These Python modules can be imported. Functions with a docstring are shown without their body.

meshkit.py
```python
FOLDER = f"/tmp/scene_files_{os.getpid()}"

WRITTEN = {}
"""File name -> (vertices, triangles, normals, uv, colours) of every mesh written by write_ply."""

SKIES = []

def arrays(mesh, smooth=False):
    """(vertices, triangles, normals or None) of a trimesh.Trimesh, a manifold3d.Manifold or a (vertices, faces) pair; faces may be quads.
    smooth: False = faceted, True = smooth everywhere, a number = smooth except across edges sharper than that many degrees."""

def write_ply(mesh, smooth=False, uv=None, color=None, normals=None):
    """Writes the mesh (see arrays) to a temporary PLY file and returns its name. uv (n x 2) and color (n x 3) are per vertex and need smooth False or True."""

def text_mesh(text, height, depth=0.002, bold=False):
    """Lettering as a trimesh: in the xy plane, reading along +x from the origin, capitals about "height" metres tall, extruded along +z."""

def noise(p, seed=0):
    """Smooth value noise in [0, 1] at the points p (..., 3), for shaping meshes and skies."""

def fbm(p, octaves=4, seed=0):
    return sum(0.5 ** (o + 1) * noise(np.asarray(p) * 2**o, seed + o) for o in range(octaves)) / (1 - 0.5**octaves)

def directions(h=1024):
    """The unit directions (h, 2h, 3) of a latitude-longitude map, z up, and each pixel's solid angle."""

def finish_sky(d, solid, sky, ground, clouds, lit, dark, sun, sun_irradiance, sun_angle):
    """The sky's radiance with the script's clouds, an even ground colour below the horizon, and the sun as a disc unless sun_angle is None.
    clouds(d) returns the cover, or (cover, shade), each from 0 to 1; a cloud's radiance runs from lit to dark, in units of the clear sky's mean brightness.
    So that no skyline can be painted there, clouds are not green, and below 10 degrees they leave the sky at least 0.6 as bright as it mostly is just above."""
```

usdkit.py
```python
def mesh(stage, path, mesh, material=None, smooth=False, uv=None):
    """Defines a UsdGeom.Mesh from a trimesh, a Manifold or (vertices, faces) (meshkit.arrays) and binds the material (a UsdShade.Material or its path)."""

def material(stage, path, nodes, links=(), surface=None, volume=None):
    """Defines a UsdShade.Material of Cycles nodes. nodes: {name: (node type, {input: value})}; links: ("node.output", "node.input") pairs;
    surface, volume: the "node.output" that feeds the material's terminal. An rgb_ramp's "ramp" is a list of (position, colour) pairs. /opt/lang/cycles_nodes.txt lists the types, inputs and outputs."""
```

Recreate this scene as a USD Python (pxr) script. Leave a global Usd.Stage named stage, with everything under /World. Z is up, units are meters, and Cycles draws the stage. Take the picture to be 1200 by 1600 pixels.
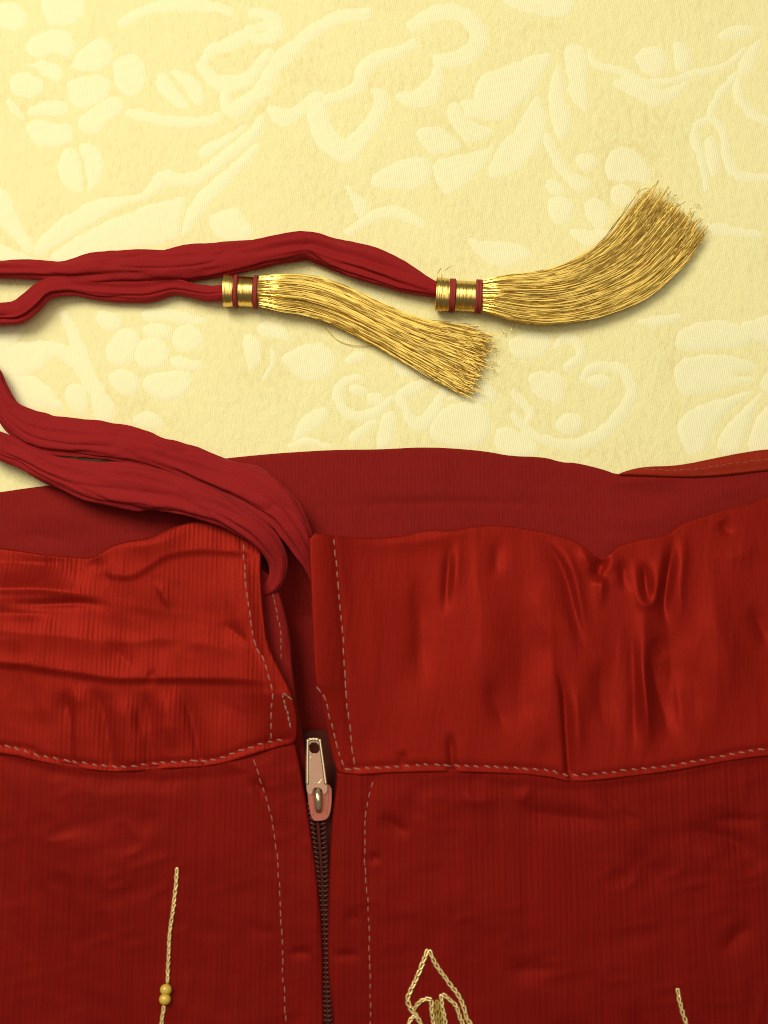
import math, random, numpy as np, trimesh, shapely, usdkit, meshkit
from scipy.spatial import Delaunay
from scipy.ndimage import distance_transform_edt
from scipy.interpolate import RegularGridInterpolator
from shapely.geometry import Polygon, LineString
from pxr import Usd, UsdGeom, UsdLux, UsdShade, Gf, Sdf, Vt

random.seed(7); rng = np.random.default_rng(7)
stage = Usd.Stage.CreateInMemory()
UsdGeom.SetStageUpAxis(stage, UsdGeom.Tokens.z); UsdGeom.SetStageMetersPerUnit(stage, 1)
UsdGeom.Xform.Define(stage, '/World')

# ---------------------------------------------------------------- camera
DIST, TILT, FPX = 0.40, math.radians(10), 2000.0          # metres, tilt from straight down, focal length in photo pixels
CT, ST = math.cos(TILT), math.sin(TILT)
CAM = np.array([0, -DIST*ST, DIST*CT])
cam = UsdGeom.Camera.Define(stage, '/World/camera')
cam.CreateHorizontalApertureAttr(24.0); cam.CreateVerticalApertureAttr(32.0)
cam.CreateFocalLengthAttr(FPX/1200*24.0)
cam.CreateClippingRangeAttr((0.01, 100.0))
cam.CreateFStopAttr(11.0); cam.CreateFocusDistanceAttr(0.407)
cam.CreateExposureAttr(0.0)
xf = UsdGeom.Xformable(cam)
xf.AddTranslateOp().Set(Gf.Vec3d(*map(float, CAM))); xf.AddRotateXOp().Set(math.degrees(TILT))

def G(p, z=0.0):
    """Photo pixel -> world xy (metres) on the level plane at height z (metres)."""
    p = np.asarray(p, float); a = (p[..., 0]-600)/FPX; b = -(p[..., 1]-800)/FPX
    d = np.stack([a, b*CT+ST, b*ST-CT], -1)
    t = (z-CAM[2])/d[..., 2]
    return CAM[:2]+d[..., :2]*t[..., None]
def W(p, zmm, zref=0.0):
    xy = G(p, zref*1e-3)
    return np.concatenate([xy, np.broadcast_to(np.asarray(zmm, float)*1e-3, xy.shape[:-1])[..., None]], -1)

# ---------------------------------------------------------------- light: a warm room, one lamp out of view overhead, plus an added soft fill
dome = UsdLux.DomeLight.Define(stage, '/World/room_ambient')  # even ambient glow for the unseen room, indoors with no sky
dome.GetPrim().SetCustomDataByKey('kind', 'structure')
usdkit_dome = usdkit.material(stage, '/World/Looks/room_glow', {
    'b': ('background_shader', {'color': (1.0, 0.86, 0.60), 'strength': 0.13})}, surface='b.background')
UsdShade.MaterialBindingAPI.Apply(dome.GetPrim()).Bind(usdkit_dome)
def lamp(name, pos, target, w, h, power, color):
    L = UsdLux.RectLight.Define(stage, '/World/'+name)
    L.CreateWidthAttr(w); L.CreateHeightAttr(h); L.CreateIntensityAttr(power); L.CreateColorAttr(color)
    L.CreateNormalizeAttr(True)
    z = np.array(pos, float)-np.array(target, float); z /= np.linalg.norm(z)
    x = np.cross([0, 1, 0.01], z); x /= np.linalg.norm(x); y = np.cross(z, x)
    m = Gf.Matrix4d(*x, 0, *y, 0, *z, 0, *map(float, pos), 1)
    UsdGeom.Xformable(L).AddTransformOp().Set(m)
lamp('unseen_ceiling_lamp', (-0.46, 0.44, 0.88), (0, 0.03, 0), 0.52, 0.52, 3.0, (1.0, 0.92, 0.66))  # out of view, placed to light the cloth from the upper left
lamp('added_overhead_fill', (0.10, 0.22, 1.35), (0, 0, 0), 1.4, 1.4, 2.85, (1.0, 0.91, 0.66))          # broad fill added above the bed, brightens the gold and satin

# ---------------------------------------------------------------- helpers
def mat(name, nodes, links, surface='p.BSDF'):
    return usdkit.material(stage, '/World/Looks/'+name, nodes, links, surface=surface)
used = {}
def path(parent, name):
    base = (str(parent.GetPath()) if parent is not None else '/World')+'/'+name
    k = used.get(base, 0); used[base] = k+1
    return base if k == 0 else f'{base}_{k:03d}'
def obj(name, mesh, m, parent=None, smooth=True, label=None):
    pr = usdkit.mesh(stage, path(parent, name), mesh, m, smooth).GetPrim()
    if label: pr.SetCustomDataByKey('label', label)
    return pr
def xform(name, parent=None):
    return UsdGeom.Xform.Define(stage, path(parent, name)).GetPrim()
def tag(p, **k):
    for a, b in k.items(): p.SetCustomDataByKey(a, b)
    return p
def spline(pts, n=8, closed=False):
    """Catmull-Rom through the points."""
    P = np.asarray(pts, float)
    if len(P) < 3 and not closed: return np.array([P[0]+(P[-1]-P[0])*t for t in np.linspace(0, 1, n+1)])
    Q = np.vstack([P[-1:], P, P[:2]]) if closed else np.vstack([2*P[:1]-P[1:2], P, 2*P[-1:]-P[-2:-1]])
    out = []
    t = np.linspace(0, 1, n, endpoint=False)[:, None]
    for i in range(1, len(Q)-2):
        a, b, c, d = Q[i-1:i+3]
        out.append(0.5*(2*b+(c-a)*t+(2*a-5*b+4*c-d)*t*t+(3*b-3*c+d-a)*t**3))
    if not closed: out.append(P[-1:])
    return np.vstack(out)
def chaikin(P, k=2):
    P = np.asarray(P, float)
    for _ in range(k):
        N = np.roll(P, -1, 0); P = np.stack([.75*P+.25*N, .25*P+.75*N], 1).reshape(-1, P.shape[1])
    return P
def arclen(P):
    s = np.r_[0, np.cumsum(np.linalg.norm(np.diff(P[:, :2], axis=0), axis=1))]; return s
def resample(P, step=None, n=None):
    s = arclen(P); n = n or max(2, int(round(s[-1]/step))+1)
    u = np.linspace(0, s[-1], n)
    return np.stack([np.interp(u, s, P[:, k]) for k in range(P.shape[1])], 1)
def tube(P, r, sides=6, caps=True):
    """Tube mesh along 3-D points with radius r (scalar or per point)."""
    P = np.asarray(P, float); n = len(P); r = np.broadcast_to(r, n)
    T = np.gradient(P, axis=0); T /= np.linalg.norm(T, axis=1, keepdims=True)+1e-12
    up = np.array([0, 0, 1.0]); S = np.cross(up, T)
    bad = np.linalg.norm(S, axis=1) < 1e-4; S[bad] = np.cross([0, 1.0, 0], T[bad])
    S /= np.linalg.norm(S, axis=1, keepdims=True); U = np.cross(T, S)
    a = np.arange(sides)/sides*2*np.pi
    V = P[:, None]+r[:, None, None]*(np.cos(a)[None, :, None]*S[:, None]+np.sin(a)[None, :, None]*U[:, None])
    return ring_mesh(V, caps)
def ring_mesh(V, caps=True):
    n, k = V.shape[:2]
    i, j = np.meshgrid(np.arange(n-1), np.arange(k), indexing='ij'); j2 = (j+1) % k
    q = np.stack([i*k+j, i*k+j2, (i+1)*k+j2, (i+1)*k+j], -1).reshape(-1, 4)
    F = np.vstack([q[:, [0, 1, 2]], q[:, [0, 2, 3]]]); v = V.reshape(-1, 3)
    if caps:
        c0, c1 = len(v), len(v)+1
        v = np.vstack([v, V[0].mean(0), V[-1].mean(0)]); jj = np.arange(k); j3 = (jj+1) % k
        F = np.vstack([F, np.stack([np.full(k, c0), j3, jj], 1), np.stack([np.full(k, c1), (n-1)*k+jj, (n-1)*k+j3], 1)])
    return v, F
def merge(parts):
    v, f, n = [], [], 0
    for a, b in parts: v.append(a); f.append(np.asarray(b)+n); n += len(a)
    return np.vstack(v), np.vstack(f)
def seg_dist(X, P):
    """Signed distance of points X to polyline P and the position 0..1 along it (positive = right-hand side in the picture)."""
    best = np.full(len(X), 1e9); sg = np.ones(len(X)); tt = np.zeros(len(X)); s = arclen(P)
    for i in range(len(P)-1):
        a = P[i]; d = P[i+1]-a; L = d@d
        if L < 1e-12: continue
        r = X-a; t = np.clip(r@d/L, 0, 1); e = r-t[:, None]*d; D = (e*e).sum(1); m = D < best
        best[m] = D[m]; sg[m] = np.sign(d[0]*r[m, 1]-d[1]*r[m, 0]); tt[m] = (s[i]+t[m]*(s[i+1]-s[i]))/s[-1]
    return np.sqrt(best)*sg, tt
class Fold:
    """h mm high (negative: a groove) along pts, wl / wr pixels wide on its two sides, fading out over the share fade of its ends."""
    def __init__(s, pts, h, wl, wr=None, fade=.42, f0=True, f1=True):
        s.P = spline(pts, 5); s.h = h; s.wl = wl*1.22; s.wr = (wr or wl)*1.22; s.fade = fade; s.f0 = f0; s.f1 = f1
        m = 3*max(s.wl, s.wr); s.lo = s.P.min(0)-m; s.hi = s.P.max(0)+m
    def __call__(s, X):
        out = np.zeros(len(X)); m = ((X >= s.lo) & (X <= s.hi)).all(1)
        if not m.any(): return out
        d, t = seg_dist(X[m], s.P); w = np.where(d > 0, s.wr, s.wl)
        e = np.ones(len(t))
        if s.f0: e *= np.clip(t/s.fade, 0, 1)
        if s.f1: e *= np.clip((1-t)/s.fade, 0, 1)
        e = e*e*(3-2*e)
        out[m] = s.h*(.62*np.exp(-(d/w)**2)+.38*np.exp(-1.9*np.sqrt(d*d+2.0)/w))*e*1.08; return out
class Cloth:
    def __init__(s, outline, z, folds=(), cell=3.2, thick=1.0, rim=7.0, drop=0.7, wob=(0.25, 60, 0), smooth=2, tiltf=None, crinkle=None):
        s.crinkle = crinkle; s.poly = Polygon(chaikin(outline, smooth)).buffer(0); s.z = z; s.folds = folds; s.thick = thick; s.rim = rim; s.drop = drop; s.wob = wob; s.tiltf = tiltf; s.cell = cell
    def height(s, X):
        X = np.asarray(X, float)
        h = np.full(len(X), float(s.z))
        if s.tiltf: h += s.tiltf(X)
        for f in s.folds: h += f(X)
        a, sc, sd = s.wob
        h += a*(meshkit.fbm(np.c_[X[:, 0]/sc, X[:, 1]/sc/1.7, np.full(len(X), sd+.5)], 2, sd)-.5)*2
        if s.crinkle:
            for amp, sx, sy, rot, sd2 in s.crinkle:
                c_, s_ = math.cos(rot), math.sin(rot); U = np.c_[X[:, 0]*c_+X[:, 1]*s_, -X[:, 0]*s_+X[:, 1]*c_]
                wx = meshkit.fbm(np.c_[X/95.0, np.full(len(X), sd2+.3)], 2, sd2+40)-.5
                n_ = meshkit.noise(np.c_[U[:, 0]/sx+1.6*wx, U[:, 1]/sy+1.1*wx, np.full(len(X), sd2+.5)], sd2)
                m_ = np.clip(meshkit.noise(np.c_[X/110.0, np.full(len(X), sd2+.7)], sd2+3)*1.7-.45, 0, 1)
                h += amp*m_*(np.sqrt((2*n_-1)**2+.004)-.35)
        d = shapely.distance(s.poly.exterior, shapely.points(X)); k = np.clip(1-d/s.rim, 0, 1)
        return h-s.drop*(1-np.sqrt(np.clip(1-k*k, 0, 1)))
    def mesh(s):
        c = s.cell
        E = resample(np.array(s.poly.exterior.coords), c*.8)[:-1]
        rings = [E]
        for o in (s.rim*.3, s.rim*.65):
            g = s.poly.buffer(-o)
            for gg in getattr(g, 'geoms', [g]):
                if gg.area > 10: rings.append(resample(np.array(gg.exterior.coords), c)[:-1])
        x0, y0, x1, y1 = s.poly.bounds
        gx, gy = np.meshgrid(np.arange(x0, x1, c), np.arange(y0, y1, c)); gx[::2] += c/2
        I = np.c_[gx.ravel(), gy.ravel()]
        far = (I[:, 0] < -120) | (I[:, 0] > 1320) | (I[:, 1] > 1700)
        I = I[~far | ((np.arange(len(I)) % 7) == 0)]
        I = I[shapely.contains_xy(s.poly.buffer(-s.rim*.9), I[:, 0], I[:, 1])]
        X = np.vstack(rings+[I]); nb = len(E)
        F = Delaunay(X+rng.normal(0, 1e-4, X.shape)).simplices
        C = X[F].mean(1); F = F[shapely.contains_xy(s.poly, C[:, 0], C[:, 1])]
        a, b, d = X[F[:, 0]], X[F[:, 1]], X[F[:, 2]]
        cr = (b-a)[:, 0]*(d-a)[:, 1]-(b-a)[:, 1]*(d-a)[:, 0]
        F = F[np.abs(cr) > 1e-6]; cr = cr[np.abs(cr) > 1e-6]
        F[cr > 0] = F[cr > 0][:, ::-1]                                # pixel y points down
        h = s.height(X); top = W(X, h, s.z); bot = W(X, h-s.thick, s.z); n = len(X)
        e = np.sort(np.vstack([F[:, [0, 1]], F[:, [1, 2]], F[:, [2, 0]]]), 1); eo = np.vstack([F[:, [0, 1]], F[:, [1, 2]], F[:, [2, 0]]])
        _, ix, ct = np.unique(e, axis=0, return_index=True, return_counts=True)
        B = eo[ix[ct == 1]]
        wall = np.vstack([np.stack([B[:, 1], B[:, 0], B[:, 0]+n], 1), np.stack([B[:, 1], B[:, 0]+n, B[:, 1]+n], 1)])
        return np.vstack([top, bot]), np.vstack([F, F[:, ::-1]+n, wall])

# ---------------------------------------------------------------- materials
def fabric(name, base, tint, rough, rib, ribamp, spec=.5, sheen=.0, vary=.12, grain=(2600, 2600, 2600), aniso=0.0, ribrot=0.0, metal=0.0, wave=0.0, wamp=.5):
    """Woven cloth: fine weave bump, ribs stretched along y, slight tone drift; shot weave = tinted sheen and highlight."""
    n = {'g': ('geometry', {}),
         'm1': ('mapping', {'scale': grain}), 'n1': ('noise_texture', {'scale': 1.0, 'detail': 2.0}),
         'm2': ('mapping', {'scale': rib, 'rotation': (0, 0, ribrot)}), 'n2': ('noise_texture', {'scale': 1.0, 'detail': 2.0, 'roughness': .55}),
         'n3': ('noise_texture', {'scale': 22.0, 'detail': 3.0}),
         's1': ('math', {'math_type': 'multiply', 'value2': .25}), 's2': ('math', {'math_type': 'multiply_add', 'value2': ribamp}),
         'b': ('bump', {'strength': 1.0, 'distance': 0.00018, 'height': 0.0}), 'w': ('wave_texture', {'scale': .3142/(wave or 1.0), 'distortion': 3.0, 'detail': 3.0, 'detail_scale': 1.2}), 'wm': ('mapping', {'scale': (1, .12, .3)}), 'wa': ('math', {'math_type': 'multiply_add', 'value2': wamp if wave else 0.0}), 'wc': ('math', {'math_type': 'multiply_add', 'value2': .16 if wave else 0.0, 'value3': -.08 if wave else 0.0}), 'ca': ('math', {'math_type': 'add'}),
         'mx': ('math', {'math_type': 'multiply_add', 'value2': .42}), 'ms': ('math', {'math_type': 'multiply_add', 'value2': .33}), 'mg': ('math', {'math_type': 'multiply', 'value2': .25}),
         'r': ('rgb_ramp', {'ramp': [(0.25, tuple(c*(1-vary) for c in base)), (0.5, base), (0.75, tuple(c*(1+vary) for c in base))]}),
         'p': ('principled_bsdf', {'roughness': rough, 'specular_ior_level': spec, 'metallic': metal, 'specular_tint': tint, 'sheen_weight': sheen, 'sheen_roughness': .35, 'sheen_tint': tint, 'anisotropic': aniso})}
    l = [('g.position', 'm1.vector'), ('m1.vector', 'n1.vector'), ('g.position', 'm2.vector'), ('m2.vector', 'n2.vector'), ('g.position', 'n3.vector'),
         ('n1.fac', 's1.value1'), ('n2.fac', 's2.value1'), ('s1.value', 's2.value3'), ('g.position', 'wm.vector'), ('wm.vector', 'w.vector'), ('w.fac', 'wa.value1'), ('s2.value', 'wa.value3'), ('wa.value', 'b.height'), ('b.normal', 'p.normal'),
         ('n1.fac', 'mg.value1'), ('mg.value', 'ms.value3'), ('n3.fac', 'ms.value1'), ('n2.fac', 'mx.value1'), ('ms.value', 'mx.value3'), ('w.fac', 'wc.value1'), ('mx.value', 'ca.value1'), ('wc.value', 'ca.value2'), ('ca.value', 'r.fac'), ('r.color', 'p.base_color')]
    return mat(name, n, l)
TAF = (0.207, 0.0078, 0.0056)
M_taffeta = fabric('red_taffeta', TAF, (1.0, .20, .10), .50, (1100, 160, 300), .45, spec=.26, sheen=.15, metal=.30)
M_taffeta_rib = fabric('red_ribbed_taffeta', TAF, (1.0, .20, .10), .50, (850, 40, 60), .8, spec=.28, sheen=.15, vary=.17, metal=.32, wave=.0014, wamp=.28)
M_hem = fabric('orange_red_taffeta', (.25, .017, .010), (1.0, .3, .1), .5, (1100, 160, 300), .45, spec=.3, sheen=.2, metal=.2)
M_panel = fabric('red_skirt_cloth', (0.155, 0.0050, 0.0050), (1.0, .20, .08), .52, (800, 30, 40), .9, spec=.26, sheen=.06, vary=.18, metal=.28, wave=.0016, wamp=.16)
M_lining = fabric('crimson_lining', (0.195, 0.0085, 0.0092), (1.0, .4, .3), .78, (1300, 300, 500), .7, spec=.2, sheen=.12, vary=.17, wave=.0012, wamp=.08)
M_cord = fabric('crimson_cotton', (0.255, 0.0125, 0.0155), (1.0, .35, .35), .8, (1300, 1300, 1300), .5, spec=.2, sheen=.15, vary=.12)
M_tape = fabric('maroon_tape', (0.060, 0.007, 0.006), (1, .6, .5), .7, (2500, 600, 500), .8, spec=.3)
def simple(name, base, rough, metallic=0., spec=.5, vary=.15, bump=0., bscale=3000, **kw):
    n = {'g': ('geometry', {}), 'n': ('noise_texture', {'scale': bscale, 'detail': 2.0}),
         'v': ('map_range', {'from_min': 0.0, 'from_max': 1.0, 'to_min': 1-vary, 'to_max': 1+vary}),
         'c': ('mix_color', {'blend_type': 'multiply', 'fac': 1.0, 'a': base, 'use_clamp': False}),
         'b': ('bump', {'strength': 1.0, 'distance': bump}),
         'p': ('principled_bsdf', {'roughness': rough, 'metallic': metallic, 'specular_ior_level': spec, **kw})}
    l = [('g.random_per_island', 'v.value'), ('v.result', 'c.b'), ('c.result', 'p.base_color')]
    if bump: l += [('g.position', 'n.vector'), ('n.fac', 'b.height'), ('b.normal', 'p.normal')]
    return mat(name, n, l)
M_gold = simple('gold_lurex', (1.0, .71, .19), .23, .80, vary=.16)
M_goldwrap = simple('gold_wrap', (.88, .62, .20), .28, 1.0, vary=.12)
M_band = simple('red_thread', (.33, .035, .035), .7, spec=.3)
M_stitch = simple('mauve_thread', (.40, .145, .125), .7, spec=.3, vary=.25)
M_braid = simple('pale_gold_thread', (.82, .60, .29), .32, .6, vary=.22)
M_braid_dk = simple('olive_gold_thread', (.42, .28, .05), .45, .35, vary=.2)
M_bead = simple('amber_bead', (.90, .62, .10), .18, 0., spec=.7, vary=.1, transmission_weight=.25)
M_metal = simple('pinkish_metal', (.36, .205, .165), .24, .8, vary=.05, bump=.00005, bscale=700)  # zip pull metal, pinkish base colour
M_slider = simple('reddish_metal', (.36, .10, .075), .32, .6, vary=.08, bump=.00005, bscale=700)  # slider metal, darker reddish base colour
M_brass = simple('worn_brass', (.80, .66, .46), .22, .9, vary=.05)
M_coil = simple('maroon_coil', (.085, .016, .012), .45, spec=.4, vary=.2)

def spread(name, base, dark, motif):
    n = {'g': ('geometry', {}), 'm1': ('mapping', {'scale': (560, 300, 400)}), 'n1': ('noise_texture', {'scale': 1.0, 'detail': 4.0, 'roughness': .65}),
         'm2': ('mapping', {'rotation': (0, 0, -.12), 'scale': (1.0, 1.0, 1.0)}), 'w': ('wave_texture', {'scale': 460.0, 'distortion': .6, 'detail': 1.0, 'detail_scale': 30.0}),
         'n4': ('noise_texture', {'scale': 4200.0, 'detail': 1.0}), 'n3': ('noise_texture', {'scale': 30.0, 'detail': 3.0}),
         'mix': ('mix_float', {'fac': .12 if not motif else .75, 'use_clamp': False}), 'a': ('math', {'math_type': 'multiply_add', 'value2': .25}),
         'b': ('bump', {'strength': .9, 'distance': .00009 if motif else .00045}),
         'c': ('math', {'math_type': 'multiply_add', 'value2': .55}), 'cs': ('math', {'math_type': 'multiply', 'value2': .45}),
         'r': ('rgb_ramp', {'ramp': [(.12, tuple(c*.72 for c in dark)), (.27, dark), (.47, base), (1.0, tuple(min(.92, c*1.05) for c in base))]}),
         'p': ('principled_bsdf', {'roughness': .72 if not motif else .5, 'specular_ior_level': .25, 'sheen_weight': .15, 'sheen_roughness': .5})}
    l = [('g.position', 'm1.vector'), ('m1.vector', 'n1.vector'), ('g.position', 'm2.vector'), ('m2.vector', 'w.vector'), ('g.position', 'n4.vector'), ('g.position', 'n3.vector'),
         ('n1.fac', 'mix.a'), ('w.fac', 'mix.b'), ('n4.fac', 'a.value1'), ('mix.result', 'a.value3'), ('a.value', 'b.height'), ('b.normal', 'p.normal'),
         ('n3.fac', 'cs.value1'), ('n1.fac', 'c.value1'), ('cs.value', 'c.value3'), ('c.value', 'r.fac'), ('r.color', 'p.base_color')]
    return mat(name, n, l)
M_spread = spread('cream_quilt_ground', (.85, .80, .47), (.77, .66, .33), False)
M_motif = spread('cream_satin_motif', (.87, .84, .585), (.835, .79, .52), True)

# ---------------------------------------------------------------- bedspread with its raised woven flowers
MOT = []
CR = {'a': (0, 0, 2.857), 'b': (380, 0, 2.857), 'c': (780, 0, 2.857), 'd': (380, 480, 3.0), 'e': (780, 480, 2.857), 'f': (0, 340, 2.667), 'x': (0, 0, 1.0)}
def conv(k, pts):
    ox, oy, s = CR[k]; return np.asarray(pts, float).reshape(-1, 2)/s+[ox, oy]
def pol(name, k, *pts): MOT.append((name, Polygon(chaikin(conv(k, pts), 3)).buffer(0)))
def band(name, k, w, *pts):
    w = w*1.25
    P = resample(spline(conv(k, pts), 8), 4.0); w = w/CR[k][2]/2; n = len(P)
    T = np.gradient(P, axis=0); T /= np.linalg.norm(T, axis=1, keepdims=True); N = np.c_[-T[:, 1], T[:, 0]]
    t = np.linspace(0, 1, n); ww = w*(.35+.65*np.sqrt(np.clip(np.sin(np.pi*np.clip(t, .03, .97)), 0, 1)))*(1+.12*np.sin(t*9+w))
    g = shapely.union_all([Polygon([P[i]-N[i]*ww[i], P[i+1]-N[i+1]*ww[i+1], P[i+1]+N[i+1]*ww[i+1], P[i]+N[i]*ww[i]]).buffer(.6) for i in range(n-1)])
    MOT.append((name, g.buffer(1.5).buffer(-1.5)))
def ell(name, k, cx, cy, rx, ry, rot=0):
    a = np.linspace(0, 2*np.pi, 28)[:-1]; c, s = math.cos(math.radians(rot)), math.sin(math.radians(rot))
    x, y = rx*np.cos(a), ry*np.sin(a)*(1+.06*np.sin(3*a)); MOT.append((name, Polygon(conv(k, np.c_[cx+x*c-y*s, cy+x*s+y*c]))))
P_, L_, S_, T_ = 'petal_motif', 'leaf_motif', 'scroll_motif', 'stem_motif'
pol(P_, 'a', 180,-40, 182,0, 190,60, 215,105, 290,110, 360,90, 380,40, 380,-40)
ell(P_, 'a', 40, 70, 80, 60, 20)
pol(P_, 'a', 110,190, 160,150, 250,130, 320,150, 330,200, 320,240, 290,250, 240,230, 180,250, 130,250)
pol(P_, 'a', 330,270, 350,230, 400,190, 450,165, 490,190, 500,250, 470,300, 400,320, 340,310, 320,295)
pol(P_, 'a', 500,300, 530,260, 580,235, 640,260, 655,330, 640,400, 590,430, 540,410, 510,360)
pol(P_, 'a', 120,290, 180,265, 260,285, 285,330, 260,370, 200,340, 150,300)
pol(P_, 'a', 40,350, 110,310, 170,340, 195,380, 180,420, 120,440, 60,420)
pol(P_, 'a', 290,360, 360,340, 450,330, 500,370, 480,430, 420,470, 350,490, 310,440)
pol(P_, 'a', 30,440, 60,450, 100,500, 110,540, 70,520, 40,480)
pol(P_, 'a', 110,510, 150,470, 220,445, 290,450, 310,500, 250,520, 200,510)
pol(P_, 'a', 115,560, 150,530, 220,540, 270,560, 300,545, 330,600, 310,640, 240,650, 160,650, 125,610)
pol(P_, 'a', 340,560, 360,520, 430,470, 500,420, 545,450, 550,490, 480,540, 440,590, 370,590)
pol('seed_motif', 'a', 330,670, 350,700, 366,760, 374,830, 366,865, 310,850, 270,800, 258,740, 280,680, 310,655)
pol('seed_motif', 'a', 345,650, 400,635, 450,680, 468,750, 440,820, 388,870, 388,800, 374,720)
pol('seed_motif', 'a', 698,380, 705,335, 735,318, 785,400, 850,470, 860,495, 800,480, 740,450)
pol('seed_motif', 'a', 750,312, 820,318, 880,350, 912,410, 905,475, 872,480, 835,420, 785,350)
pol(T_, 'a', 550,500, 600,478, 700,508, 800,528, 900,522, 992,496, 988,542, 900,568, 780,572, 680,547, 600,532)
pol(L_, 'a', 150,1100, 190,1050, 270,980, 370,920, 430,890, 540,880, 640,870, 660,820, 700,770, 750,755, 790,780, 870,770, 950,710, 1040,640, 1120,580, 1178,495, 1182,540, 1150,620, 1060,690, 960,770, 880,830, 800,832, 730,825, 690,880, 600,905, 500,938, 420,990, 320,1052, 200,1130, 150,1150)
pol(L_, 'a', 190,1150, 330,1066, 440,1006, 560,956, 680,908, 800,885, 835,872, 812,960, 800,1070, 640,1100, 440,1130, 370,1190, 280,1180)
pol(L_, 'a', 822,960, 850,905, 920,835, 1000,766, 1080,696, 1150,634, 1170,650, 1100,740, 1010,830, 940,910, 880,985, 820,1060, 810,1040)
pol(T_, 'a', 868,690, 900,655, 990,615, 1070,565, 1105,556, 1050,622, 960,684, 900,714)
pol(P_, 'a', 925,970, 980,948, 1060,918, 1082,980, 1142,1030, 1100,1075, 1000,1070, 950,1040)
pol(S_, 'a', -60,820, 0,845, 40,868, 70,960, 110,1040, 150,1095, 140,1140, 90,1100, 40,1040, 0,990, -60,950)
pol(S_, 'a', -60,1080, 0,1090, 60,1112, 140,1146, 140,1210, -60,1210)
band(S_, 'a', 42, 530,105, 640,50, 760,20, 900,18, 1040,55)
band(S_, 'a', 46, 895,295, 950,222, 1040,190, 1130,130, 1210,100)
band(S_, 'a', 50, 885,285, 980,370, 1090,360, 1160,290, 1210,225)
band(S_, 'a', 46, 1010,385, 1012,465, 1045,490, 1110,455, 1210,400)
band(S_, 'b', 52, -10,455, 70,410, 150,290, 240,200, 330,125, 440,75, 570,60)
band(S_, 'b', 45, 20,60, 90,60, 150,105, 130,160, 60,170, 20,130)
pol(S_, 'b', 95,490, 130,468, 200,498, 270,440, 330,398, 372,420, 350,470, 270,512, 180,572, 140,550)
pol(S_, 'b', 280,430, 340,398, 372,480, 390,560, 430,622, 470,612, 540,542, 580,472, 580,420, 560,388, 640,400, 652,460, 610,560, 560,640, 490,722, 460,732, 380,692, 320,640, 290,560)
band(S_, 'b', 46, 360,445, 450,420, 520,380, 535,320, 600,262, 700,225, 770,190)
band(S_, 'b', 62, 740,125, 860,60, 960,58, 1035,120, 1040,200, 960,262, 850,265)
pol(S_, 'b', 655,415, 740,410, 790,390, 838,330, 850,285, 892,285, 892,400, 862,460, 780,482, 700,462)
pol(L_, 'b', 436,805, 500,848, 562,910, 552,962, 512,982, 480,890)
band(T_, 'b', 38, 460,1045, 540,990, 620,952, 700,950, 810,1005)
pol(L_, 'b', 768,600, 800,568, 880,568, 920,600, 992,650, 930,674, 850,692, 810,660)
pol(L_, 'b', 903,470, 960,448, 1000,540, 1122,580, 1100,612, 1020,642, 960,602, 920,540)
pol(L_, 'b', 556,812, 610,758, 700,718, 800,698, 838,718, 846,770, 818,832, 720,848, 610,842)
pol(L_, 'b', 846,718, 920,698, 1000,688, 1080,658, 1135,636, 1092,732, 1020,802, 930,872, 880,868, 862,800)
pol(L_, 'b', 1000,530, 1060,520, 1140,540, 1210,500, 1200,470, 1080,455, 960,440, 985,500)
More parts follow.
